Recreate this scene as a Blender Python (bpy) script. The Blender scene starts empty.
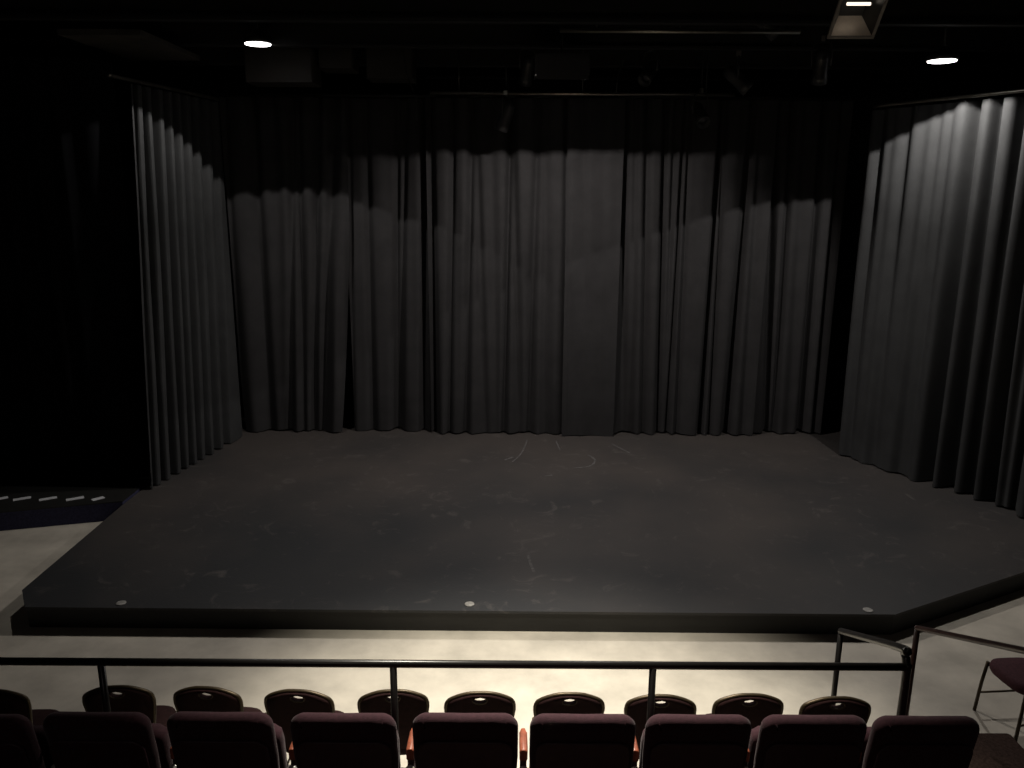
import bpy, math, random
from mathutils import Vector, Matrix

# ------------------------------------------------------------------ camera, world, lights, exposure
scene = bpy.context.scene
COL = scene.collection
PI = math.pi
CAM_Z, PITCH, ROLL, FPX = 3.9, 13.3, 0.36, 800.0
cam_d = bpy.data.cameras.new('camera')
cam = bpy.data.objects.new('camera', cam_d); COL.objects.link(cam)
cam_d.sensor_fit = 'HORIZONTAL'; cam_d.sensor_width = 36.0; cam_d.lens = FPX / 1024 * 36.0
cam_d.clip_start = 0.05; cam_d.clip_end = 100
CM = (Matrix.Translation((0, 0, CAM_Z)) @ Matrix.Rotation(math.radians(90 - PITCH), 4, 'X')
      @ Matrix.Rotation(math.radians(ROLL), 4, 'Z'))
cam.matrix_world = CM
scene.camera = cam
scene.view_settings.view_transform = 'Standard'
scene.view_settings.look = 'None'
scene.view_settings.gamma = 1.0
scene.view_settings.use_curve_mapping = False
scene.view_settings.exposure = 0.0

world = bpy.data.worlds.new('world'); scene.world = world; world.use_nodes = True
world.node_tree.nodes['Background'].inputs['Color'].default_value = (0.9, 0.95, 1.0, 1)
world.node_tree.nodes['Background'].inputs['Strength'].default_value = 0.0008

def ray(px, py):
    d = Vector(((px - 512) / FPX, -(py - 384) / FPX, -1.0))
    return (CM.to_3x3() @ d)
def at_z(px, py, z):
    d = ray(px, py); t = (z - CAM_Z) / d.z
    return Vector((d.x * t, d.y * t, z))
def at_y(px, py, y):
    d = ray(px, py); t = y / d.y
    return Vector((d.x * t, y, CAM_Z + d.z * t))

def spot(name, loc, power, size_deg, blend, color, radius, aim=None):
    l = bpy.data.lights.new(name, 'SPOT'); o = bpy.data.objects.new(name, l); COL.objects.link(o)
    l.energy = power; l.spot_size = math.radians(size_deg); l.spot_blend = blend
    l.color = color; l.shadow_soft_size = radius
    o.location = loc
    if aim is not None:
        o.rotation_euler = (Vector(aim) - Vector(loc)).to_track_quat('-Z', 'Y').to_euler()
    return o

WARM = (1.0, 0.93, 0.80)
LAMP_L = at_y(258, 45, 10.2)          # hanging work lamp, stage right of the picture's left
LAMP_R = at_y(942, 62, 9.59)
HOUSE = Vector((0.14, 5.1, 5.55))    # ceiling spotlight over the front floor, above the frame
FLOOD = Vector((0.55, 9.9, 5.38))     # shielded flood over the rear stage, its back to the audience
def tilted(p, tx, ty): return (p.x + math.tan(math.radians(tx)), p.y + math.tan(math.radians(ty)), p.z - 1.04)
spot('lamp_light_a', LAMP_L - Vector((0, 0, .04)), 132, 124, 0.02, (1.0, .95, .90), 0.035, aim=tilted(LAMP_L, -2.0, -11.5))
spot('lamp_light_b', LAMP_R - Vector((0, 0, .04)), 235, 134, 0.02, (1.0, .95, .90), 0.035, aim=tilted(LAMP_R, 1.0, -6.0))
spot('house_spot_light', HOUSE - Vector((0, 0, .02)), 2350, 64, 1.0, WARM, 0.06, aim=(0.2, 4.5, 0))
al = bpy.data.lights.new('flood_light', 'AREA'); alo = bpy.data.objects.new('flood_light', al); COL.objects.link(alo)
al.shape = 'RECTANGLE'; al.size = 0.14; al.size_y = 0.03; al.energy = 120; al.color = (1.0, .93, .88)
alo.location = FLOOD
REAR_FILL = Vector((-1.2, -1.6, 5.2))     # unseen dim bulb added behind the camera to lift the seat backs
bl = bpy.data.lights.new('rear_fill_light', 'POINT'); blo = bpy.data.objects.new('rear_fill_light', bl); COL.objects.link(blo)
bl.energy = 24; bl.color = (1.0, .88, .84); bl.shadow_soft_size = .08; blo.location = REAR_FILL - Vector((0, 0, .14))

# ------------------------------------------------------------------ materials
def mat(name, color, rough=0.6, var=0.0, scale=8.0, bump=0.0, bscale=60.0, metallic=0.0, sheen=0.0,
        spec=0.5, color2=None, detail=4.0):
    m = bpy.data.materials.new(name); m.use_nodes = True
    nt = m.node_tree; b = nt.nodes['Principled BSDF']
    b.inputs['Roughness'].default_value = rough
    b.inputs['Metallic'].default_value = metallic
    b.inputs['Specular IOR Level'].default_value = spec
    if sheen:
        b.inputs['Sheen Weight'].default_value = sheen
        b.inputs['Sheen Roughness'].default_value = 0.5
    c = color
    b.inputs['Base Color'].default_value = (*c, 1)
    tc = nt.nodes.new('ShaderNodeTexCoord')
    if var or color2:
        n = nt.nodes.new('ShaderNodeTexNoise'); n.inputs['Scale'].default_value = scale
        n.inputs['Detail'].default_value = detail; n.inputs['Roughness'].default_value = 0.6
        nt.links.new(tc.outputs['Object'], n.inputs['Vector'])
        r = nt.nodes.new('ShaderNodeValToRGB')
        r.color_ramp.elements[0].position = 0.32; r.color_ramp.elements[1].position = 0.68
        lo = tuple(x * (1 - var) for x in c)
        hi = color2 if color2 else tuple(min(1, x * (1 + var)) for x in c)
        r.color_ramp.elements[0].color = (*lo, 1); r.color_ramp.elements[1].color = (*hi, 1)
        nt.links.new(n.outputs['Fac'], r.inputs['Fac'])
        nt.links.new(r.outputs['Color'], b.inputs['Base Color'])
    if bump:
        n2 = nt.nodes.new('ShaderNodeTexNoise'); n2.inputs['Scale'].default_value = bscale
        n2.inputs['Detail'].default_value = 3
        nt.links.new(tc.outputs['Object'], n2.inputs['Vector'])
        bp = nt.nodes.new('ShaderNodeBump'); bp.inputs['Strength'].default_value = bump
        bp.inputs['Distance'].default_value = 0.01
        nt.links.new(n2.outputs['Fac'], bp.inputs['Height'])
        nt.links.new(bp.outputs['Normal'], b.inputs['Normal'])
    return m

def emit(name, color, strength):
    m = bpy.data.materials.new(name); m.use_nodes = True
    b = m.node_tree.nodes['Principled BSDF']
    b.inputs['Base Color'].default_value = (.8, .8, .8, 1)
    b.inputs['Emission Color'].default_value = (*color, 1)
    b.inputs['Emission Strength'].default_value = strength
    return m

M = {}
M['concrete'] = mat('polished_concrete', (.54, .50, .425), .45, .2, 1.9, .05, 30, spec=.35, detail=9)
M['black_wall'] = mat('black_paint_wall', (.008, .008, .009), .9, .2, 3)
M['black_ceiling'] = mat('black_ceiling_paint', (.022, .021, .019), .85, .5, 1.1)
M['joist'] = mat('black_joist_paint', (.010, .010, .010), .6, .3, 4)
M['drape'] = mat('black_drape_cloth', (.034, .033, .034), .95, .12, 3, .25, 220, sheen=.0, spec=.15)
M['drape_side'] = mat('charcoal_drape_cloth', (.040, .041, .042), .9, .12, 3, .25, 220, spec=.2)
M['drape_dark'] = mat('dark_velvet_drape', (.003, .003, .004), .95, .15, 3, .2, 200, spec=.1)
M['fascia'] = mat('black_fascia_paint', (.007, .007, .006), .6, .25, 5)
M['navy'] = mat('navy_carpet', (.045, .045, .085), .95, .25, 40, .3, 200, spec=.1)
M['tape'] = mat('white_tape', (.55, .56, .58), .6, .1, 20)
M['maroon'] = mat('maroon_upholstery', (.042, .014, .020), .85, .25, 60, .3, 300, sheen=.1, spec=.25)
M['maroon_dark'] = mat('dark_wine_vinyl', (.020, .008, .008), .85, .3, 40, .2, 200, spec=.12)
M['plum'] = mat('plum_chair_fabric', (.06, .022, .028), .85, .25, 60, .3, 300, spec=.25)
M['shell'] = mat('dark_plum_shell', (.05, .022, .03), .5, .2, 20)
M['bronze'] = mat('bronze_tube', (.055, .040, .022), .45, .2, 15, metallic=.6)
M['rail'] = mat('black_rail_paint', (.009, .008, .0075), .34, .2, 10, spec=.4)
M['rail_brown'] = mat('brown_rail_paint', (.035, .014, .010), .35, .2, 10, spec=.5)
M['wood'] = mat('red_wood_armrest', (.26, .075, .04), .4, .35, 14, spec=.4)
M['carpet'] = mat('brown_carpet', (.055, .036, .030), .98, .35, 50, .5, 160, spec=.05)
M['steel'] = mat('galvanised_pipe', (.30, .28, .24), .3, .2, 12, metallic=.9)
M['fixture'] = mat('black_fixture_metal', (.02, .02, .02), .38, .2, 15, spec=.6)
M['housing'] = mat('grey_housing_metal', (.22, .20, .18), .5, .15, 10, metallic=.3)
M['reflector'] = mat('satin_reflector', (.75, .66, .56), .4, .08, 10, metallic=.2)
M['hinge'] = mat('pale_metal_cap', (.55, .55, .52), .35, .1, 10, metallic=.5)
M['plate'] = mat('worn_metal_plate', (.30, .29, .27), .5, .35, 30)
M['chalk'] = mat('faded_chalk', (.085, .08, .078), .9, .4, 30)
M['glow'] = emit('glowing_lamp_lens', (1.0, .97, .95), 6.0)
M['dimbulb'] = emit('dimmed_bulb', (1.0, .86, .70), 1.6)

def stage_mat():
    m = mat('worn_black_stage_paint', (.040, .037, .036), .55, .0, 1, .12, 40, spec=.35)
    nt = m.node_tree; b = nt.nodes['Principled BSDF']; L = nt.links.new
    tc = nt.nodes.new('ShaderNodeTexCoord')
    n1 = nt.nodes.new('ShaderNodeTexNoise'); n1.inputs['Scale'].default_value = .55; n1.inputs['Detail'].default_value = 8
    L(tc.outputs['Object'], n1.inputs['Vector'])
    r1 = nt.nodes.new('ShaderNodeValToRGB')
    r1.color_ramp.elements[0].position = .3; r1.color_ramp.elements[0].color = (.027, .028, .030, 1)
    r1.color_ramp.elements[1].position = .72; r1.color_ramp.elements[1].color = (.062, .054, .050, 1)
    # browner towards the rear; front colour darkened to offset the house spot
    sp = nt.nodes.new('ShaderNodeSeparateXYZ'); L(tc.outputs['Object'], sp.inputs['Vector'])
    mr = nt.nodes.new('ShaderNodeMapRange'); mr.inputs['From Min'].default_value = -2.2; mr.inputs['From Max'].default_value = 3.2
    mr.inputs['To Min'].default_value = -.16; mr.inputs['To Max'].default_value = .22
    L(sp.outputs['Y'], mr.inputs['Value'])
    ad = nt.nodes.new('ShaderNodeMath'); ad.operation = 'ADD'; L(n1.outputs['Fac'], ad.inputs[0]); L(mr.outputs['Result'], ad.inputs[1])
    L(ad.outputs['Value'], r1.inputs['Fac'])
    # dusty scuffs
    n2 = nt.nodes.new('ShaderNodeTexNoise'); n2.inputs['Scale'].default_value = 3.2; n2.inputs['Detail'].default_value = 9
    n2.inputs['Roughness'].default_value = .72; n2.inputs['Distortion'].default_value = 1.2
    L(tc.outputs['Object'], n2.inputs['Vector'])
    r2 = nt.nodes.new('ShaderNodeValToRGB')
    r2.color_ramp.elements[0].position = .565; r2.color_ramp.elements[0].color = (0, 0, 0, 1)
    r2.color_ramp.elements[1].position = .78; r2.color_ramp.elements[1].color = (.8, .8, .8, 1)
    L(n2.outputs['Fac'], r2.inputs['Fac'])
    mx = nt.nodes.new('ShaderNodeMix'); mx.data_type = 'RGBA'
    L(r2.outputs['Color'], mx.inputs['Factor'])
    L(r1.outputs['Color'], mx.inputs['A']); mx.inputs['B'].default_value = (.12, .108, .10, 1)
    L(mx.outputs['Result'], b.inputs['Base Color'])
    return m
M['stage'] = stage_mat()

# ------------------------------------------------------------------ mesh helpers
class MB:
    def __init__(s): s.v = []; s.f = []; s.sm = []
    def add(s, vs, fs, smooth=False):
        o = len(s.v); s.v += [tuple(p) for p in vs]
        for f in fs: s.f.append(tuple(i + o for i in f)); s.sm.append(smooth)
    def box(s, x0, x1, y0, y1, z0, z1):
        vs = [(x, y, z) for z in (z0, z1) for y in (y0, y1) for x in (x0, x1)]
        s.add(vs, [(0, 2, 3, 1), (4, 5, 7, 6), (0, 1, 5, 4), (2, 6, 7, 3), (0, 4, 6, 2), (1, 3, 7, 5)])
    def bevbox(s, x0, x1, y0, y1, z0, z1, b):
        # box with chamfered vertical and top edges
        def ring(i, z):
            return [(x0 + i, y0 + i + b, z), (x0 + i + b, y0 + i, z), (x1 - i - b, y0 + i, z), (x1 - i, y0 + i + b, z),
                    (x1 - i, y1 - i - b, z), (x1 - i - b, y1 - i, z), (x0 + i + b, y1 - i, z), (x0 + i, y1 - i - b, z)]
        s.loft([ring(0, z0), ring(0, z1 - b), ring(b, z1)], smooth=False)
    def loft(s, rings, smooth=True, caps=True, closed=True):
        n = len(rings[0]); vs = [p for r in rings for p in r]; fs = []
        for k in range(len(rings) - 1):
            for i in range(n if closed else n - 1):
                j = (i + 1) % n
                fs.append((k * n + i, k * n + j, (k + 1) * n + j, (k + 1) * n + i))
        o = len(s.v); s.add(vs, fs, smooth)
        if caps:
            s.f.append(tuple(o + i for i in reversed(range(n)))); s.sm.append(False)
            q = o + (len(rings) - 1) * n
            s.f.append(tuple(q + i for i in range(n))); s.sm.append(False)
    def tube(s, path, r, n=10, caps=True, closed=False):
        P = [Vector(p) for p in path]; R = r if isinstance(r, (list, tuple)) else [r] * len(P)
        rings = []; up = None
        for i, p in enumerate(P):
            if closed: t = P[(i + 1) % len(P)] - P[i - 1]
            else: t = P[min(i + 1, len(P) - 1)] - P[max(i - 1, 0)]
            t.normalize()
            if up is None:
                up = Vector((0, 0, 1)) if abs(t.z) < .9 else Vector((0, 1, 0))
            a = t.cross(up); a.normalize(); bb = a.cross(t); up = bb
            rings.append([p + (a * math.cos(2 * PI * k / n) + bb * math.sin(2 * PI * k / n)) * R[i] for k in range(n)])
        if closed: rings.append(rings[0])
        s.loft(rings, True, caps and not closed)
    def lathe(s, prof, n=24, c=(0, 0, 0)):
        rings = [[(c[0] + r * math.cos(2 * PI * k / n), c[1] + r * math.sin(2 * PI * k / n), c[2] + z) for k in range(n)] for r, z in prof]
        s.loft(rings, True, True)
    def slab(s, outline, T, e=.02, mapf=None):
        """rounded cushion: 2D outline (x,z) given depth T along y with edge rounding e"""
        n = len(outline)
        nr = []
        for i in range(n):
            x0, z0 = outline[i - 1]; x1, z1 = outline[(i + 1) % n]
            dx, dz = x1 - x0, z1 - z0; l = math.hypot(dx, dz) or 1
            nr.append((dz / l, -dx / l))
        rings = []
        prof = [(-T / 2, e * 1.6), (-T / 2 + e * .12, e * .75), (-T / 2 + e * .45, e * .28), (-T / 2 + e, 0), (T / 2 - e, 0),
                (T / 2 - e * .45, e * .28), (T / 2 - e * .12, e * .75), (T / 2, e * 1.6)]
        for y, ins in prof:
            ring = [(outline[i][0] - nr[i][0] * ins, y, outline[i][1] - nr[i][1] * ins) for i in range(n)]
            if mapf: ring = [mapf(*p) for p in ring]
            rings.append(ring)
        s.loft(rings, True, True)
    def build(s, name, material, parent=None, loc=None, rz=0):
        me = bpy.data.meshes.new(name); me.from_pydata(s.v, [], s.f); me.update()
        me.polygons.foreach_set('use_smooth', s.sm)
        me.materials.append(M[material] if isinstance(material, str) else material)
        o = bpy.data.objects.new(name, me); COL.objects.link(o)
        if parent: o.parent = parent
        if loc is not None: o.location = loc
        o.rotation_euler[2] = rz
        return o

def tag(o, label=None, cat=None, group=None, kind=None):
    if label: o['label'] = label
    if cat: o['category'] = cat
    if group: o['group'] = group
    if kind: o['kind'] = kind
    return o
def empty(name, loc=(0, 0, 0), rz=0):
    o = bpy.data.objects.new(name, None); COL.objects.link(o); o.location = loc; o.rotation_euler[2] = rz
    o.empty_display_size = .1
    return o
def copy_tree(o, parent=None):
    c = o.copy(); COL.objects.link(c); c.parent = parent
    for ch in [x for x in o.children]: copy_tree(ch, c)
    return c
def arc(cx, cz, r, a0, a1, n):
    return [(cx + r * math.cos(math.radians(a0 + (a1 - a0) * k / n)), cz + r * math.sin(math.radians(a0 + (a1 - a0) * k / n))) for k in range(n + 1)]

def smooth_path(P, n=14):
    out = []
    P = [Vector(p) for p in P]
    for i in range(len(P) - 1):
        p0, p1, p2, p3 = P[max(0, i - 1)], P[i], P[i + 1], P[min(len(P) - 1, i + 2)]
        for k in range(n):
            t = k / n
            out.append(.5 * ((2 * p1) + (p2 - p0) * t + (2 * p0 - 5 * p1 + 4 * p2 - p3) * t * t + (3 * p1 - p0 - 3 * p2 + p3) * t ** 3))
    out.append(P[-1]); return out


# ------------------------------------------------------------------ room shell
CEIL = 5.95
XL, XR, YB, YF = -9.6, 8.4, 13.6, -3.2
b = MB(); b.box(XL - .2, XR + .2, YF - .2, YB + .2, -.2, 0); tag(b.build('floor', 'concrete'), kind='structure')
b = MB(); b.box(XL - .2, XR + .2, YB, YB + .2, 0, CEIL); tag(b.build('wall_back', 'black_wall'), kind='structure')
b = MB(); b.box(XL - .2, XL, YF, YB, 0, CEIL); tag(b.build('wall_left', 'black_wall'), kind='structure')
b = MB(); b.box(XR, XR + .2, YF, YB, 0, CEIL); tag(b.build('wall_right', 'black_wall'), kind='structure')
b = MB(); b.box(XL - .2, XR + .2, YF - .2, YF, 0, CEIL); tag(b.build('wall_front', 'black_wall'), kind='structure')
b = MB(); b.box(XL - .2, XR + .2, YF - .2, YB + .2, CEIL, CEIL + .2)
ceiling = tag(b.build('ceiling', 'black_ceiling'), kind='structure')
b = MB()  # black joists spanning the room under the ceiling
b.box(XL, XR, -.05, .05, CEIL - .03, CEIL); b.box(XL, XR, -.008, .008, CEIL - .27, CEIL - .03); b.box(XL, XR, -.05, .05, CEIL - .30, CEIL - .27)
j0 = tag(b.build('ceiling_joist_1', 'joist'), kind='structure'); j0.location = (0, 7.8, 0)
for k, y in enumerate((9.0, 10.5, 12.0, 13.3)):
    c = j0.copy(); c.name = 'ceiling_joist_%d' % (k + 2); COL.objects.link(c); c.location = (0, y, 0)

# seating tiers under the audience
b = MB(); b.box(-7.0, 2.2, 2.35, 3.86, 0, .6); b.box(2.2, 3.45, 2.35, 3.86, 0, .6)
tag(b.build('floor_tier_front', 'carpet'), kind='structure')
b = MB(); b.box(-7.0, 3.45, .9, 2.35, 0, 1.2); tag(b.build('floor_tier_middle', 'carpet'), kind='structure')
b = MB(); b.box(-7.0, 3.45, YF, .9, 0, 2.2); tag(b.build('floor_tier_rear', 'carpet'), kind='structure')

# ------------------------------------------------------------------ stage
SZ = .212
pts = [at_z(120, 507, SZ), at_z(22, 590, SZ), at_z(24.5, 607, SZ), at_z(895, 614.5, SZ), at_z(1024, 572, SZ)]
pts = [(p.x, p.y) for p in pts]
d = Vector(pts[4]) - Vector(pts[3]); ext = Vector(pts[3]) + d * (XR - .6 - pts[3][0]) / d.x
poly = [(pts[0][0], YB - .03), pts[0], pts[1], pts[2], pts[3], tuple(ext), (ext.x, YB - .03)]
print('STAGE', [(round(x, 2), round(y, 2)) for x, y in poly])
stage = empty('stage_platform', (0, 9, 0))
tag(stage, 'low black painted stage platform with angled front corners', 'stage')
def shift(p, dz): return (p[0], p[1] - 9, dz)
b = MB(); n = len(poly)
b.loft([[shift(p, SZ - .025) for p in poly], [shift(p, SZ) for p in poly]], smooth=False)
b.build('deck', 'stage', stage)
# fascia boards below the deck, set back a little
def inset_poly(pl, k):
    cx = sum(p[0] for p in pl) / len(pl); cy = sum(p[1] for p in pl) / len(pl)
    out = []
    for i in range(len(pl)):
        a, c, e = Vector(pl[i - 1]), Vector(pl[i]), Vector(pl[(i + 1) % len(pl)])
        n1 = (c - a).normalized(); n2 = (e - c).normalized()
        m1 = Vector((-n1.y, n1.x)); m2 = Vector((-n2.y, n2.x))
        mm = (m1 + m2); mm = mm / max(.3, mm.dot(m1))
        out.append(tuple(c + mm * k))
    return out
area = sum(poly[i - 1][0] * poly[i][1] - poly[i][0] * poly[i - 1][1] for i in range(n))
sgn = 1 if area > 0 else -1
pin = inset_poly(poly, .015 * sgn)
for i in range(0, 5):
    a, c = Vector(pin[i]), Vector(pin[i + 1])
    dr = (c - a).normalized(); nn = Vector((-dr.y, dr.x)) * sgn * .03
    q = [a, c, c + nn, a + nn]
    b = MB(); b.loft([[(p.x, p.y - 9, 0.0) for p in q], [(p.x, p.y - 9, SZ - .025) for p in q]], smooth=False)
    b.build('fascia_board', 'fascia', stage)

def chalk(pxs, wd):
    P = [at_z(x, y, SZ) for x, y in pxs]
    P = [Vector((p.x, p.y - 9, SZ)) for p in smooth_path(P, 5)]
    b = MB(); L_, R_ = [], []
    for i, p in enumerate(P):
        t = (P[min(i + 1, len(P) - 1)] - P[max(i - 1, 0)]).normalized(); n_ = Vector((-t.y, t.x, 0)) * wd
        L_.append(p + n_); R_.append(p - n_)
    rings = [[l, l + Vector((0, 0, .0015)), r_ + Vector((0, 0, .0015)), r_] for l, r_ in zip(L_, R_)]
    b.loft(rings, False, True); b.build('chalk_mark', 'chalk', stage)
for pxs, wd in (([(574, 468), (590, 466), (595, 460), (588, 455)], .012), ([(512, 462), (520, 455), (525, 446), (527, 440)], .010), ([(612, 444), (622, 449), (630, 453)], .012),
                ([(528, 555), (531, 565), (534, 572)], .014), ([(556, 441), (560, 450)], .010), ([(505, 460), (513, 457)], .016), ([(545, 476), (553, 475)], .014)):
    chalk(pxs, wd)
for px, py, lab in ((121, 603, 'small worn round plate on the stage near its left front corner'),
                    (469.5, 604, 'small worn round plate at the middle of the stage front edge'),
                    (868, 610, 'small worn round plate on the stage near its right front corner')):
    p = at_z(px, py, SZ + .004)
    b = MB(); b.lathe([(.045, -.004), (.045, .002), (.038, .004), (.012, .003)], 18)
    tag(b.build('floor_plate', 'plate', None, p), lab, 'plate', 'round plates along the stage front')

# ------------------------------------------------------------------ curtains
def pleat_off(s, ridges, w):
    """knife pleats: each ridge falls away slowly upstage, then returns in a steep wall at the next ridge"""
    R = [(a + (c - a) * w, dp) for a, c, dp in ridges]
    for i in range(len(R) - 1):
        if R[i][0] <= s < R[i + 1][0]:
            t = (s - R[i][0]) / (R[i + 1][0] - R[i][0]); D = R[i][1]
            sm = lambda x: x * x * (3 - 2 * x)
            if t < .22: return 0.0
            return D * sm((t - .22) / .68) if t < .90 else D * (1 - sm((t - .90) / .10))
    return 0.0
def curtain(name, path, grooves, z0, z1, material, label, group, seed=0, ripple=.012, step=.012, nz=22,
            edge_l=None, edge_r=None, pleats=None, hem=.012, top_gather=.7, root_y=None):
    """grooves: (s_top, s_bottom, depth, sigma); depth pushes cloth along the left-hand normal of the path"""
    rnd = random.Random(seed)
    P = [Vector(p) for p in path]
    cum = [0]
    for i in range(1, len(P)): cum.append(cum[-1] + (P[i] - P[i - 1]).length)
    Ltot = cum[-1]
    nx = max(20, int(Ltot / step))
    rip = [(rnd.uniform(6, 26), rnd.uniform(0, 6.28), rnd.uniform(.3, 1.0), rnd.uniform(-.6, .6)) for _ in range(6)]
    def pos(s):
        s = min(max(s, 0), Ltot - 1e-6); i = 0
        while cum[i + 1] < s: i += 1
        t = (s - cum[i]) / (cum[i + 1] - cum[i]); p = P[i].lerp(P[i + 1], t)
        dr = (P[i + 1] - P[i]).normalized()
        return p, Vector((-dr.y, dr.x))
    vs = []; fs = []
    base = Vector((P[0].x, P[0].y))
    for k in range(nz + 1):
        u = k / nz; z = z0 + (z1 - z0) * u; w = 1 - u      # w: 1 at the bottom
        el = edge_l(w) if edge_l else 0.0
        er = Ltot - (edge_r(w) if edge_r else 0.0)
        for i in range(nx + 1):
            s = el + (er - el) * i / nx
            p, nn = pos(s)
            off = 0
            for (st, sb, dp, sg) in grooves:
                c = st + (sb - st) * w
                x = (s - c) / (sg * (1 + .35 * w))
                if abs(x) < 4: off += dp * (top_gather + (1 - top_gather) * w) * math.exp(-x * x)
            if pleats:
                off += pleat_off(s, pleats, w)
            for fr, ph, am, dr in rip:
                off += ripple * am * .5 * math.sin(fr * (s + dr * .25 * w) + ph)
            q = p + nn * off
            zz = z
            if k == 0: zz += hem * (.5 + .5 * math.sin(s * 7 + seed)) + min(.02, abs(off) * .08)
            vs.append((q.x - base.x, q.y - base.y, zz))
    W = nx + 1
    for k in range(nz):
        for i in range(nx):
            a = k * W + i; fs.append((a, a + 1, a + W + 1, a + W))
    b = MB(); b.add(vs, fs, True)
    o = b.build(name, material, None, (base.x, base.y, 0))
    md = o.modifiers.new('cloth_thickness', 'SOLIDIFY'); md.thickness = .005; md.offset = 1; md.use_rim = False
    tag(o, label, 'curtain', group)
    return o

YC = at_z(500, 434, SZ).y       # backdrop line
print('BACKDROP Y', YC)
ZT = 5.25
def bx(px, py): return at_y(px, py, YC).x
yt, yb_ = 200, 430
zt_ = at_y(500, yt, YC).z
def back_groove(x_top, x_bot, dep, sg):
    a, c = bx(x_top, yt), bx(x_bot, yb_)
    zb = SZ; f = (ZT - zb) / (zt_ - zb)
    return (c + (a - c) * min(f, 1.25), c, dep, sg)
backs = [
 ('left', 226, 349, [(230, 241, .05, .05), (257, 270, .12, .075), (276, 283, .05, .10), (293, 290, .10, .05), (301, 303, .08, .04), (318, 313, .13, .05), (333, 322, .12, .06), (343, 334, -.04, .05)],
  'black backdrop curtain panel at far left, its right edge pulled aside at the floor', None, lambda w: .42 * max(0, w - .35) ** 1.2),
 ('b', 344, 429, [(350, 352, .04, .03), (367, 372, .10, .05), (397, 394, .13, .045), (404, 399, .10, .04), (424.5, 423, .14, .045)],
  'black backdrop curtain panel second from the left', None, None),
 ('c', 427, 567, [(432, 435, .18, .05), (453, 449, .12, .04), (471, 466, .15, .05), (478, 486, .10, .06), (494, 496, .06, .09), (509, 504, .14, .04), (514, 520, .12, .06), (536, 529, .15, .06), (545, 546, .10, .08), (566, 565, .16, .05)],
  'black backdrop curtain panel with close narrow folds left of centre', None, None),
 ('d', 566, 621, [(568, 568, .02, .03), (583, 586, .035, .06), (603, 600, .025, .06)],
  'flat wide black backdrop curtain panel hanging lowest at centre', None, None),
 ('e', 619, 770, [(623, 624, .16, .08), (634, 632, .08, .05), (646, 643, .15, .05), (663, 658, .17, .04), (672, 664, .08, .04), (680, 668, .15, .03), (686, 676, .10, .04), (716, 700, .19, .035), (721, 709, .10, .03), (746, 726, .18, .05), (756, 742, .04, .05)],
  'black backdrop curtain panel with deep slanting folds right of centre', None, None),
 ('f', 768, 845, [(773, 769, .18, .045), (789, 776, .14, .035), (802, 790, .04, .06), (820, 803, .19, .045), (837, 817, .07, .035)],
  'black backdrop curtain panel at far right with a free edge', None, None),
]
for q, (nm, a, c, gr, lab, el, er) in enumerate(backs):
    f = 1.0
    xa, xc = bx(a, yt), bx(c, yt)
    # panels hang straight: use the mean of top and bottom pixel lines
    y0 = YC + (.0, .10, -.06, -.10, -.04, .06)[q]
    G = [(g[0] - xa, g[1] - xa, g[2], g[3]) for g in (back_groove(*g_) for g_ in gr)]
    curtain('backdrop_curtain', [(xa, y0), (xc, y0)], G, SZ + (.015, .01, .012, .004, .012, .02)[q], ZT, 'drape', lab, 'panels of the black backdrop', seed=q + 3,
            ripple=.02 if q != 3 else .012, edge_l=(lambda w: .16 * max(0, w - .75) * 4 * max(0, w - .75)) if q == 0 else None, edge_r=er)
# curtain pipe of the backdrop
b = MB(); b.tube([(bx(222, 190) - .1, YC, ZT + .03), (bx(850, 190) + .1, YC, ZT + .03)], .024, 10)
tag(b.build('curtain_pipe', 'joist'), 'long straight curtain pipe above the black backdrop', 'pipe')

# side curtains: vertical planes given by their floor lines
def side_grooves(path, list_px, yref):
    """list of (px, depth, sigma) at image row yref -> s along path polyline (camera-to-plane intersection)"""
    out = []
    P = [Vector(p) for p in path]
    for px, dp, sg in list_px:
        dxy = ray(px, yref); dv = Vector((dxy.x, dxy.y))
        acc = 0; best = None
        for i in range(len(P) - 1):
            a, e = P[i], P[i + 1] - P[i]
            den = dv.x * e.y - dv.y * e.x
            if abs(den) > 1e-9:
                t = (a.x * e.y - a.y * e.x) / den
                u = (a.x * dv.y - a.y * dv.x) / den
                if t > 0 and -1e-6 <= u <= 1 + 1e-6: best = acc + u * e.length; break
            acc += e.length
        if best is not None: out.append((best, best, dp, sg))
    return out
L0 = at_z(236, 441, SZ); L1 = at_z(155, 488, SZ)
print('LEFT', L0, L1)
lp = smooth_path([(L1.x - .02, L1.y - .05), (L1.x, L1.y), (L1.x * .7 + L0.x * .3, L1.y * .7 + L0.y * .3), (L0.x, L0.y), (L0.x + .02, L0.y + .25)])
lr = side_grooves(lp, [(x, .135, 0) for x in (147, 157, 168, 178, 186, 195, 204, 214, 224)], 290)
lr = [(.40, -.02, .08)] + [(a + .20, c - .16, d_) for a, c, d_, e_ in lr]
curtain('side_curtain', lp, [], SZ + .01, 5.15, 'drape_side', 'charcoal pleated side curtain at the left of the stage', 'side curtains of the stage', seed=21, ripple=.010, step=.006,
        edge_l=lambda w: .40 * (1 - w), pleats=lr)
R0 = at_z(846, 459, SZ); R1 = at_z(960, 497, SZ); R2 = at_z(1014, 517, SZ)
print('RIGHT', R0, R1, R2)
rp = smooth_path([(R0.x - .03, R0.y + .2), (R0.x, R0.y), ((R0.x + R1.x) / 2, (R0.y + R1.y) / 2), (R1.x, R1.y), (R2.x, R2.y), (R2.x + .7, R2.y - .32), (R2.x + 1.5, R2.y - .5)])
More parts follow.
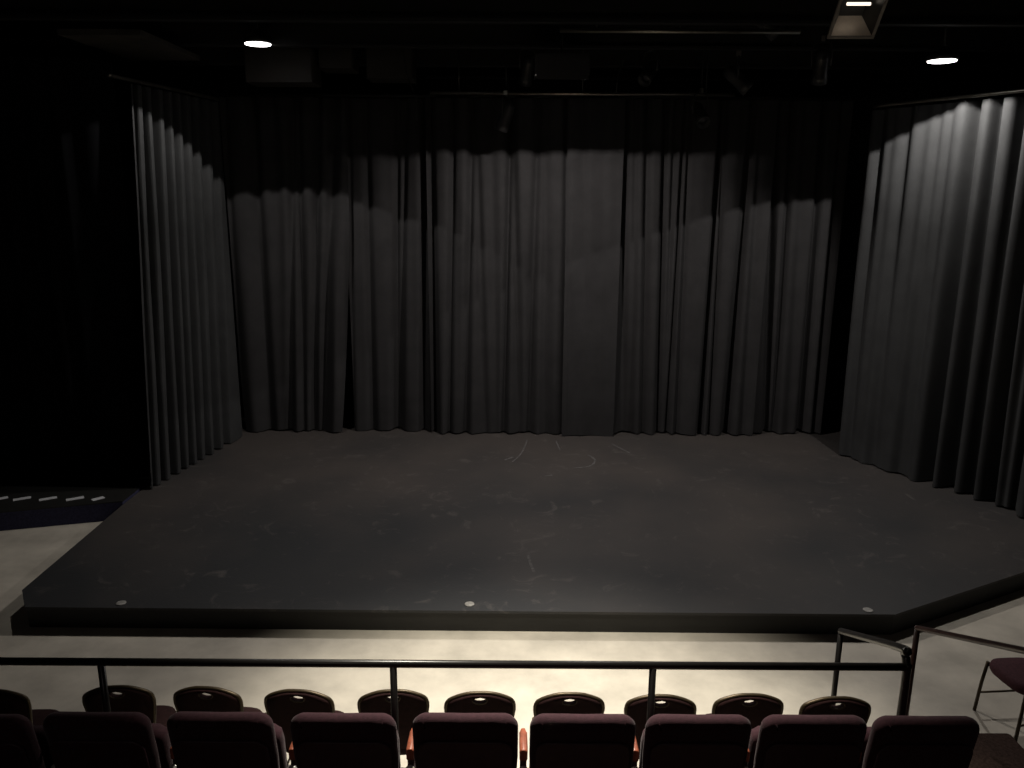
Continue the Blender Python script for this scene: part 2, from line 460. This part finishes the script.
rg = side_grooves(rp, [(861, .09, .07), (873, .07, .07), (887, .08, .07), (903, .04, .08), (916, .07, .06), (927, .05, .06), (948, .24, .055), (969, .26, .055), (991, .28, .06), (1011, .28, .06), (1024, .2, .06), (1040, .25, .07)], 300)
curtain('side_curtain', rp, rg, SZ + .01, 5.02, 'drape_side', 'brightly lit charcoal pleated side curtain at the right of the stage', 'side curtains of the stage', seed=33, ripple=.03, step=.014)
# tracks
def track(pth, z, lab):
    b = MB(); b.tube([(p[0], p[1], z) for p in pth], .022, 8)
    tag(b.build('curtain_track', 'steel'), lab, 'pipe', 'tracks of the side curtains')
track(lp, 5.19, 'curved curtain track above the left side curtain')
track(rp, 5.07, 'curved curtain track above the right side curtain')
# black masking drape in the left wing
mp = [(-9.4, 9.62), (L1.x - .7, 9.72), (L1.x - .16, L1.y + .36)]
rr = random.Random(5)
mg = []; s = .12
while s < 4:
    mg.append((s, s + rr.uniform(-.04, .04), rr.uniform(.08, .15), rr.uniform(.045, .07))); s += rr.uniform(.17, .3)
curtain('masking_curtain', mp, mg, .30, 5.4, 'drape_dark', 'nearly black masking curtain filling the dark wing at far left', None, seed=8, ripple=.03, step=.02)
# left wing platform with white tape dashes
F0 = at_z(0, 531, 0); F1 = at_z(106, 521, 0)
dv = (F1 - F0).normalized()
A = F0 - dv * 2.6; B = F1
print('WING', F0, F1)
wing = empty('wing_platform', (F0.x, F0.y, 0)); tag(wing, 'low dark navy carpeted platform in the left wing beside the stage', 'platform')
B = Vector((poly[1][0] - .03, B.y + (poly[1][0] - .03 - B.x) * dv.y / dv.x, 0))
q = [A, B, Vector((B.x, 9.95, 0)), Vector((A.x, 9.95, 0))]
b = MB(); b.loft([[(p.x - F0.x, p.y - F0.y, 0) for p in q], [(p.x - F0.x, p.y - F0.y, .225) for p in q]], smooth=False); b.build('body', 'navy', wing)
b = MB(); b.loft([[(p.x - F0.x, p.y - F0.y, .225) for p in q], [(p.x - F0.x, p.y - F0.y, .237) for p in q]], smooth=False); b.build('top', 'fascia', wing)
for (xa, xb) in ((-30, -15), (-8, 8), (13, 31), (39, 57), (66, 84), (92, 104)):
    pa, pb = at_z(xa, 500, .24), at_z(xb, 497, .24)
    dd = (pb - pa).normalized(); nn = Vector((-dd.y, dd.x, 0)) * .04
    qq = [pa - nn, pb - nn, pb + nn, pa + nn]
    b = MB(); b.loft([[(p.x - F0.x, p.y - F0.y, .237) for p in qq], [(p.x - F0.x, p.y - F0.y, .240) for p in qq]], smooth=False)
    o = b.build('tape_dash', 'tape', wing); o['label'] = 'short white tape dash'

# upper wall panels over the left curtain (pale ceiling soffit)
b = MB(); b.box(-4.95, -4.05, 9.3, 11.0, 5.56, 5.62); 
soff = tag(b.build('ceiling_soffit', mat('brown_soffit', (.05, .045, .038), .8, .4, 3)), kind='structure')

# ------------------------------------------------------------------ hanging lamps and stage lighting
def work_lamp(p, label):
    r = empty('work_lamp', p); tag(r, label, 'lamp', 'round hanging work lamps')
    b = MB(); b.lathe([(.150, .012), (.172, .02), (.172, .06), (.12, .10), (.07, .13), (.05, .16), (.03, .17)], 28); b.build('housing', 'fixture', r)
    b = MB(); b.lathe([(.05, -.004), (.12, -.002), (.15, .003), (.152, .013), (.05, .014)], 28); b.build('lens', 'glow', r)
    b = MB(); b.tube([(0, 0, .16), (0, 0, CEIL - p.z)], .012, 8); b.build('stem', 'fixture', r)
    b = MB(); b.lathe([(.05, CEIL - p.z - .03), (.06, CEIL - p.z)], 16); b.build('ceiling_plate', 'fixture', r)
work_lamp(LAMP_L, 'glowing round work lamp hanging above the left side of the stage')
work_lamp(LAMP_R, 'glowing round work lamp hanging beside the right side curtain')

def flood_housing(p, rz, tilt, label, bulb, lit_side=.18, front=.06, w=.36, dpt=.24):
    """open rectangular flood: four tapering side plates, back plate, tube bulb"""
    r = empty('flood_light', p, rz); r.rotation_euler = (tilt, 0, rz); tag(r, label, 'flood light', 'rectangular ceiling flood lights')
    b = MB(); b.box(-w, w, -dpt, dpt, .05, .08); b.build('back_plate', 'fixture', r)
    for sx in (-1, 1):
        b = MB(); x = sx * w; b.loft([[(x, -dpt, .05), (x + sx * .012, -dpt, .05), (x + sx * .012, dpt, .05), (x, dpt, .05)],
                                      [(x, -dpt, -lit_side), (x + sx * .012, -dpt, -lit_side), (x + sx * .012, dpt, -lit_side), (x, dpt, -lit_side)]], smooth=False)
        b.build('side_plate', 'fixture', r)
    for sy in (-1, 1):
        b = MB(); b.box(-w, w, *sorted((sy * dpt, sy * (dpt + .012))), -front - (.10 if sy < 0 else 0), .05); b.build('end_plate', 'fixture', r)
    b = MB(); b.box(-w + .02, w - .02, -.10, .10, .035, .046); b.build('reflector', 'reflector', r)
    b = MB(); b.tube([(-.07, 0, .02), (.07, 0, .02)], .008, 8); b.build('bulb', bulb, r)
    b = MB(); b.tube([(0, 0, .08), (0, 0, CEIL - p[2])], .012, 8); b.build('stem', 'fixture', r)
    return r
flood_housing(FLOOD, 0, 0, 'shielded black flood box hanging above the rear middle of the stage', 'glow', lit_side=.14, front=.096, w=.30, dpt=.24)
# round house spotlight above the front floor
r = empty('house_spotlight', HOUSE); tag(r, 'round ceiling spotlight above the concrete floor before the stage', 'spotlight')
b = MB(); b.lathe([(.075, .0), (.085, .0), (.085, .2), (.05, .24), (.02, .25)], 20); b.build('can', 'fixture', r)
b = MB(); b.lathe([(.03, .045), (.072, .05), (.072, .055), (.03, .056)], 20); b.build('lens', 'glow', r)
b = MB(); b.tube([(0, 0, .24), (0, 0, CEIL - HOUSE.z)], .012, 8); b.build('stem', 'fixture', r)

# dim square flood in view at the top right: an open box facing the audience and down
def box_flood():
    p = at_y(854, 3, 8.35)
    r = empty('box_flood', p); r.rotation_euler = (math.radians(42), 0, math.radians(-2))
    tag(r, 'open rectangular flood fixture with pale reflector at top right of the ceiling', 'flood light')
    w, h, dp = .21, .23, .2     # local: opening faces -Y, sides along X and Z
    wi, hi = .12, .13
    def plate(name, quad, m):
        c = [Vector(v) for v in quad]; nn = (c[1] - c[0]).cross(c[3] - c[0]).normalized() * .012
        b = MB(); b.loft([[v for v in c], [v + nn for v in c]], smooth=False); return b.build(name, m, r)
    O = [(-w, -dp, -h), (w, -dp, -h), (w, -dp, h), (-w, -dp, h)]
    I = [(-wi, 0, -hi), (wi, 0, -hi), (wi, 0, hi), (-wi, 0, hi)]
    plate('reflector', [O[0], O[1], I[1], I[0]], 'reflector')
    plate('side_plate', [O[1], O[2], I[2], I[1]], 'fixture')
    plate('top_plate', [O[2], O[3], I[3], I[2]], 'fixture')
    plate('side_plate', [O[3], O[0], I[0], I[3]], 'fixture')
    plate('back_plate', I, 'fixture')
    b = MB(); t = .014
    b.box(-w - t, w + t, -dp - .01, -dp + .02, -h - t, -h + t); b.box(-w - t, w + t, -dp - .01, -dp + .02, h - t, h + t)
    b.box(-w - t, -w + t, -dp - .01, -dp + .02, -h, h); b.box(w - t, w + t, -dp - .01, -dp + .02, -h, h)
    b.build('rim', 'housing', r)
    b = MB(); b.tube([(-.11, -.12, .06), (.11, -.12, .06)], .015, 8); b.build('bulb', 'dimbulb', r)
    b = MB(); b.tube([(0, .0, 0), (0, .0 + (CEIL - p.z) * .669, (CEIL - p.z) * .743)], .02, 8); b.build('bracket', 'fixture', r)
    return r
box_flood()

r = empty('rear_fill_bulb', REAR_FILL); tag(r, 'added dim fill bulb, unseen behind the camera', 'lamp')
b = MB(); b.lathe([(.02, -.01), (.035, 0), (.03, .05), (.015, .07)], 16); b.build('socket', 'fixture', r)
b = MB(); b.lathe([(.012, -.10), (.035, -.08), (.04, -.05), (.02, -.01)], 16); b.build('bulb', 'dimbulb', r)
b = MB(); b.tube([(0, 0, .06), (0, 0, CEIL - REAR_FILL.z)], .006, 6); b.build('cord', 'fixture', r)
# lighting pipes
def pipe(y, z, x0, x1, lab):
    b = MB(); b.tube([(x0, 0, 0), (x1, 0, 0)], .024, 10)
    o = tag(b.build('lighting_pipe', 'steel', None, (0, y, z)), lab, 'pipe', 'lighting pipes across the stage')
    for x in (x0 + .4, (x0 + x1) / 2, x1 - .4):
        b = MB(); b.tube([(x, 0, .02), (x, 0, CEIL - z)], .008, 6); b.build('hanger', 'fixture', o)
P1 = at_y(700, 94.5, 11.6); P2 = at_y(720, 31.5, 9.4)
pipe(11.6, P1.z, at_y(430, 94, 11.6).x, at_y(735, 94, 11.6).x, 'rear lighting pipe just before the backdrop')
pipe(9.4, P2.z, at_y(560, 31, 9.4).x, at_y(800, 31, 9.4).x, 'front lighting pipe near the flood fixture')

def stage_light():
    r = empty('stage_light')
    b = MB()
    b.lathe([(.03, .20), (.075, .17), (.085, .08), (.085, -.10), (.095, -.12), (.095, -.20), (.083, -.20), (.08, -.13)], 18); ba = b.build('barrel', 'fixture', r)
    b = MB(); b.lathe([(.02, -.115), (.08, -.12), (.08, -.128), (.02, -.14)], 18); b.build('lens', mat('dark_lens_glass', (.06, .06, .07), .08, .1, 5, spec=.9), ba)
    b = MB(); b.tube([(-.105, 0, .0), (-.11, 0, .16), (-.09, 0, .25), (0, 0, .27), (.09, 0, .25), (.11, 0, .16), (.105, 0, 0)], .010, 8); b.build('yoke', 'fixture', r)
    b = MB(); b.box(-.02, .02, -.03, .03, .27, .33); b.build('clamp', 'steel', r)
    return r
specs = [(527, 70, 11.6, 0, 'stage light with a bright vertical glint on the rear pipe left of centre'),
         (650, 72, 11.6, 1, 'stage light hanging on the rear pipe right of centre'),
         (506, 116, 11.5, 0, 'lowest stage light hanging before the backdrop centre'),
         (700, 114, 11.5, 1, 'stage light hanging below the right end of the rear pipe'),
         (737, 79, 10.6, 1, 'stage light turned sideways between the two lighting pipes'),
         (821, 66, 10.0, 0, 'upright stage light below the open flood fixture'),
         (765, 22, 9.72, 1, 'stage light lying along the front lighting pipe')]
proto = None
for i, (px, py, y, k, lab) in enumerate(specs):
    o = stage_light() if proto is None else copy_tree(proto)
    if proto is None: proto = o
    p = at_y(px, py, y); o.location = p
    o.rotation_euler = (0, 0, math.radians((20, -40, 60, 10, 80, -15, 95)[i]))
    [c for c in o.children if c.name.startswith('barrel')][0].rotation_euler = (math.radians((25, -50)[k]), 0, 0)
    b = MB(); b.tube([(0, 0, .31), (0, 0, CEIL - p.z)], .010, 6); b.build('drop_rod', 'joist', o)
    tag(o, lab, 'stage light', 'stage lights on the ceiling pipes')
# loose cable loops and conduit on the ceiling
for pts_, lab in (([(395, 20), (402, 45), (408, 78), (417, 100), (417, 120)], 'thin dark cable hanging from the ceiling left of centre'),
                  ([(636, 20), (628, 50), (618, 75), (616, 94)], 'thin dark cable running down to the rear pipe')):
    b = MB(); b.tube([at_y(x, y, 11.1) for x, y in pts_], .008, 6)
    tag(b.build('cable', 'joist'), lab, 'cable', 'ceiling cables')
# ducts, faint in the dark
for (x0, y0, x1, y1, Y, lab) in ((245, 57, 312, 82, 11.2, 'boxy black duct section below the left work lamp'), (318, 56, 352, 68, 11.4, 'short black duct box right of the left work lamp'), (366, 60, 412, 78, 11.4, 'black duct box left of the ceiling centre')):
    a, c = at_y(x0, y1, Y), at_y(x1, y0, Y)
    b = MB(); b.bevbox(a.x, c.x, Y, Y + .5, a.z, CEIL, .02)
    tag(b.build('duct_box', mat('brown_black_duct', (.03, .026, .022), .6, .2, 4)), lab, 'duct', 'ceiling ducts')

# ------------------------------------------------------------------ guard rail and stair rails
RY, RZ = 3.75, at_y(512, 664.5, 3.75).z
print('RAIL z', RZ)
def rail_x(px, py): return at_y(px, py, RY).x
xe = rail_x(905, 668)
g = empty('guard_rail', (0, RY, .6)); tag(g, 'long black tube guard rail behind the front row of chairs', 'railing')
rz = RZ - .6
b = MB(); b.tube([(-4.6, 0, rz), (xe, 0, rz)], .0205, 12); b.build('top_rail', 'rail', g)
for px, py in ((103, 680), (394, 690), (652, 685)):
    x = rail_x(px, py); b = MB(); b.tube([(x, 0, 0), (x, 0, rz)], .019, 10); b.build('post', 'rail', g)
b = MB(); b.tube([(-3.9, 0, 0), (-3.9, 0, rz)], .019, 10); b.build('post', 'rail', g)
# left stair handrail: end post, bent top, slope down to a floor post
zt2 = .6 + rz + .07
far = at_z(841, 631, .98); far_base = Vector((far.x, far.y, 0))
h = empty('stair_handrail', (xe, RY, 0)); tag(h, 'black bent tube handrail running down from the end of the guard rail', 'railing', 'handrails of the side steps')
near = Vector((xe + .012, RY, .6))
zt2 = at_y(899, 649, RY + .07).z
bend = [(near.x, near.y, .6), (near.x, near.y, zt2 - .13), (near.x, near.y + .01, zt2 - .06), (near.x, near.y + .04, zt2 - .012), (near.x, near.y + .09, zt2 - .005)]
path = bend + [tuple(far)]
def rel(P, o): return [(p[0] - o[0], p[1] - o[1], p[2] - o[2]) for p in P]
b = MB(); b.tube(rel(smooth_path(path, 6), (xe, RY, 0)), .022, 12); b.build('bent_tube', 'rail', h)
b = MB(); b.tube(rel([tuple(far + Vector((0, 0, .008))), tuple(far_base)], (xe, RY, 0)), .019, 10); b.build('floor_post', 'rail', h)
f2 = at_z(917.5, 628, .98); f3 = at_z(1026, 651, 1.52)
h2 = empty('stair_handrail', (f2.x, f2.y, 0)); tag(h2, 'brownish tube handrail on the right side of the steps', 'railing', 'handrails of the side steps')
f4 = f3 + (f3 - f2) * .15
b = MB(); b.tube(rel([tuple(f2), tuple(f3), tuple(f4)], (f2.x, f2.y, 0)), .019, 10); b.build('sloping_tube', 'rail_brown', h2)
b = MB(); b.tube(rel([tuple(f2 + Vector((0, 0, .01))), (f2.x, f2.y, .0)], (f2.x, f2.y, 0)), .019, 10); b.build('floor_post', 'rail_brown', h2)
b = MB(); b.tube(rel([tuple(f4), (f4.x, f4.y, .6)], (f2.x, f2.y, 0)), .019, 10); b.build('tier_post', 'rail_brown', h2)
print('FAR', far, 'F2', f2, 'F3', f3, 'xe', xe)
# steps
s0 = at_z(1010, 732, .2)
st = empty('carpeted_steps', (2.9, 4.3, 0)); tag(st, 'brown carpeted steps at the right end of the seating tier', 'steps')
b = MB(); b.bevbox(2.36 - 2.9, s0.x - 2.9, 3.87 - 4.3, s0.y - 4.3 , 0, .2, .015); b.build('step', 'carpet', st)
b = MB(); b.bevbox(2.36 - 2.9, s0.x - 2.9, 3.87 - 4.3, s0.y - .5 - 4.3, .2, .4, .015); b.build('step', 'carpet', st)
print('STEP', s0)
# ------------------------------------------------------------------ front row of banquet chairs
def chair_outline(w=.212, zb=.42, zt=.90):
    # crown-back outline (x,z), clockwise seen from the audience
    right = [(w * .72, zb), (w * .80, zb + .1), (w * .92, zb + .24), (w * .985, zt - .15), (w, zt - .115)]
    sh = [(w * .985, zt - .082), (w * .93, zt - .058), (w * .80, zt - .038), (w * .55, zt - .016), (w * .30, zt - .003), (0, zt)]
    r = right + sh
    l = [(-x, z) for x, z in reversed(r[:-1])]
    return r + l
def dense(pts, n=3):
    out = []
    for i in range(len(pts)):
        a, c = pts[i], pts[(i + 1) % len(pts)]
        for k in range(n): out.append((a[0] + (c[0] - a[0]) * k / n, a[1] + (c[1] - a[1]) * k / n))
    return out
def make_banquet(seat_mat='maroon_dark', back_mat='maroon_dark'):
    r = empty('banquet_chair')
    lean = lambda x, y, z: (x, y - .16 * (z - .42) , z)
    out = dense(chair_outline(), 2)
    # pad with a handle slot: annulus around the slot
    hc = (0, .90 - .047)
    pin_ = []
    for (x, z) in out:
        pin_.append((x * .985, hc[1] + (z - hc[1]) * .97 - .002))
    ang = [math.atan2(z - hc[1], x) for x, z in pin_]
    hole = [(.040 * math.cos(a), hc[1] + .021 * math.sin(a)) for a in [math.atan2(math.sin(t) * 1.4, math.cos(t)) for t in ang]]
    T = .014
    def ring(pl, y): return [lean(x, y, z) for x, z in pl]
    def scl(pl, k): return [(hc[0] + (x - hc[0]) * k, hc[1] + (z - hc[1]) * k) for x, z in pl]
    b = MB()
    b.loft([ring(hole, -T), ring([((x + hx) / 2, (z + hz) / 2) for (x, z), (hx, hz) in zip(pin_, hole)], -T - .012), ring(scl(pin_, .96), -T - .006), ring(pin_, -T * .5),
            ring(pin_, T * .5), ring(scl(pin_, .97), T + .004), ring([((x + hx) / 2, (z + hz) / 2) for (x, z), (hx, hz) in zip(pin_, hole)], T + .012), ring(hole, T), ring(hole, -T)], smooth=True, caps=False)
    pad = b.build('backrest', back_mat, r)
    b = MB(); b.tube([lean(x * 1.12, -T - .004, hc[1] + (z - hc[1]) * 1.3) for x, z in hole[::2]], .004, 6, closed=True); hd = b.build('handle_trim', 'bronze', pad)
    # frame tube round the back, continuing as rear legs
    b = MB(); o2 = chair_outline()
    b.tube([lean(x, 0, z) for x, z in smooth_list(o2)], .0125, 8); b.build('back_frame', 'bronze', r)
    for sx in (-1, 1):
        b = MB(); b.tube([(sx * .162, 0, .43), (sx * .175, -.01, .30), (sx * .19, -.07, 0.0)], .0125, 8); b.build('leg', 'bronze', r)
        b = MB(); b.tube([(sx * .195, .34, .43), (sx * .205, .36, .25), (sx * .21, .38, 0.0)], .0125, 8); b.build('leg', 'bronze', r)
        b = MB(); b.tube([(sx * .165, -.005, .40), (sx * .198, .34, .40)], .010, 8); b.build('seat_rail', 'bronze', r)
        b = MB(); b.tube([(sx * .18, -.03, .16), (sx * .206, .365, .16)], .008, 8); b.build('stretcher', 'bronze', r)
    # seat cushion
    so = []
    for k in range(28):
        t = 2 * PI * k / 28
        cx = abs(math.cos(t)) ** .55 * (1 if math.cos(t) >= 0 else -1); cy = abs(math.sin(t)) ** .55 * (1 if math.sin(t) >= 0 else -1)
        so.append((cx * (.195 + .015 * cy), cy * .195))
    b = MB()
    b.loft([[(x * .96, y * .96 + .18, .385) for x, y in so], [(x, y + .18, .40) for x, y in so], [(x * 1.02, y * 1.02 + .18, .43) for x, y in so],
            [(x * .98, y * .98 + .18, .455) for x, y in so], [(x * .85, y * .85 + .18, .468) for x, y in so], [(x * .4, y * .4 + .18, .475) for x, y in so]], True, True)
    b.build('seat', seat_mat, r)
    return r
def smooth_list(pl): return [tuple(v) for v in smooth_path([Vector(p) for p in pl], 3)]

CH_TOP_Y = 688.5
CY = 4.42
ordn = ['partly cut off at the left edge of the picture', 'first whole one from the left, behind a rail post', 'second whole one from the left', 'third whole one from the left',
        'fourth whole one from the left, behind a rail post', 'fifth whole one from the left', 'sixth whole one from the left', 'seventh whole one from the left, behind a rail post',
        'eighth whole one from the left', 'last on the right before the steps']
px_top = [(-12, 690), (115, 686), (206, 687), (298, 690), (392, 690), (479.5, 692), (569.5, 693), (662, 695), (750, 694), (838, 697)]
chair0 = None
crnd = random.Random(2)
for i, (px, py) in enumerate(px_top):
    o = make_banquet() if chair0 is None else copy_tree(chair0)
    if chair0 is None: chair0 = o
    top = at_z(px, py, .91)
    o.location = (top.x, top.y + .08, 0.0)
    o.rotation_euler = (0, 0, math.radians(crnd.uniform(-4, 4)))
    if i == 0: print('CHAIR top', top)
    tag(o, 'dark front-row banquet chair, ' + ordn[i], 'chair', 'front row of banquet chairs')
# loose plum chair at the right edge
lc = at_z(1027, 670, .47)
o = make_banquet('plum', 'plum'); o.location = (lc.x, lc.y, 0)
rzc = math.radians(98); o.rotation_euler = (0, 0, rzc)
o.location = Vector((lc.x, lc.y, 0)) - Matrix.Rotation(rzc, 3, 'Z') @ Vector((0, .18, 0))
tag(o, 'plum padded chair with thin bronze legs cut off by the right edge', 'chair')
print('LOOSE', lc)

# ------------------------------------------------------------------ row of upholstered theatre seats
def seat_back_outline(w=.252, zb=.30, zt=.92):
    r = [(w * .93, zb)] + [(w * .96, zb + .15), (w, zb + .35), (w, zt - .12)]
    r += [(x, z) for x, z in arc(w - .075, zt - .085, .075, 0, 78, 6)]
    r += [(w * .35, zt - .012), (0, zt - .014)]
    l = [(-x, z) for x, z in reversed(r[:-1])]
    return r + l
def arm(parent, x):
    b = MB()
    prof = [(-.020, -.03), (-.021, .018), (-.014, .03), (.014, .03), (.021, .018), (.020, -.03)]
    rings = []
    for y, k in ((.0, .7), (.01, 1), (.08, 1.0), (.15, .95), (.17, .6)):
        rings.append([(x + px * k, y, .61 + pz) for px, pz in prof])
    b.loft(rings, True, True)
    a = b.build('armrest', 'wood', parent)
    b = MB(); b.box(x - .016, x + .016, .02, .16, .02, .58); b.box(x - .022, x + .022, -.02, .22, 0, .02); s_ = b.build('standard', 'shell', parent)
    b = MB(); b.lathe([(.02, 0), (.024, .006), (.018, .014), (.006, .018)], 14); c = b.build('hinge_cap', 'hinge', parent); c.location = (x, -.004, .53); c.rotation_euler = (math.radians(65), 0, 0)
def make_seat(right_arm=False):
    r = empty('theatre_seat')
    lean = lambda x, y, z: (x, y - .20 * (z - .42) + .05 * (x / .26) ** 2 * 0, z)
    b = MB(); b.slab(dense(seat_back_outline(), 2), .085, .035, lean); b.build('backrest', 'maroon', r)
    shell = [(x * .9, .28 + (z - .30) * .82) for x, z in dense(seat_back_outline(), 2)]
    b = MB(); b.slab(shell, .02, .006, lambda x, y, z: lean(x, y - .048, z)); b.build('back_shell', 'shell', r)
    # tipped-up seat cushion
    so = [(x, .38 + z) for x, z in ([(.22, 0), (.228, .03), (.228, .22), (.22, .27), (.18, .30), (-.18, .30), (-.22, .27), (-.228, .22), (-.228, .03), (-.22, 0)])]
    b = MB(); b.slab(dense(so, 2), .10, .035, lambda x, y, z: (x, y + .15 - .1 * (z - .4), z)); b.build('seat_cushion', 'maroon', r)
    arm(r, -.262 if right_arm else -.279)
    if right_arm: arm(r, .279)
    return r
cent = [(-27, 716), (94, 714), (218, 714), (342, 715), (465, 715), (583.5, 716), (700, 716.5), (816, 717), (929, 718)]
slab = ['cut off at the left edge of the picture', 'first whole one from the left', 'second whole one from the left', 'third whole one from the left', 'fourth whole one from the left',
        'fifth whole one from the left', 'sixth whole one from the left', 'seventh whole one from the left', 'last one on the right beside the steps']
s0_ = None
for i, (px, py) in enumerate(cent):
    top = at_z(px, py, .6 + .92 - .012)
    if i == 0: s0_ = make_seat(); o = s0_
    elif i == len(cent) - 1: o = make_seat(True)
    else: o = copy_tree(s0_)
    o.location = (top.x, top.y + .10, .6)
    if i in (0, 8): print('SEAT', top)
    tag(o, 'maroon theatre seat in the near row, ' + slab[i], 'theatre seat', 'near row of theatre seats')
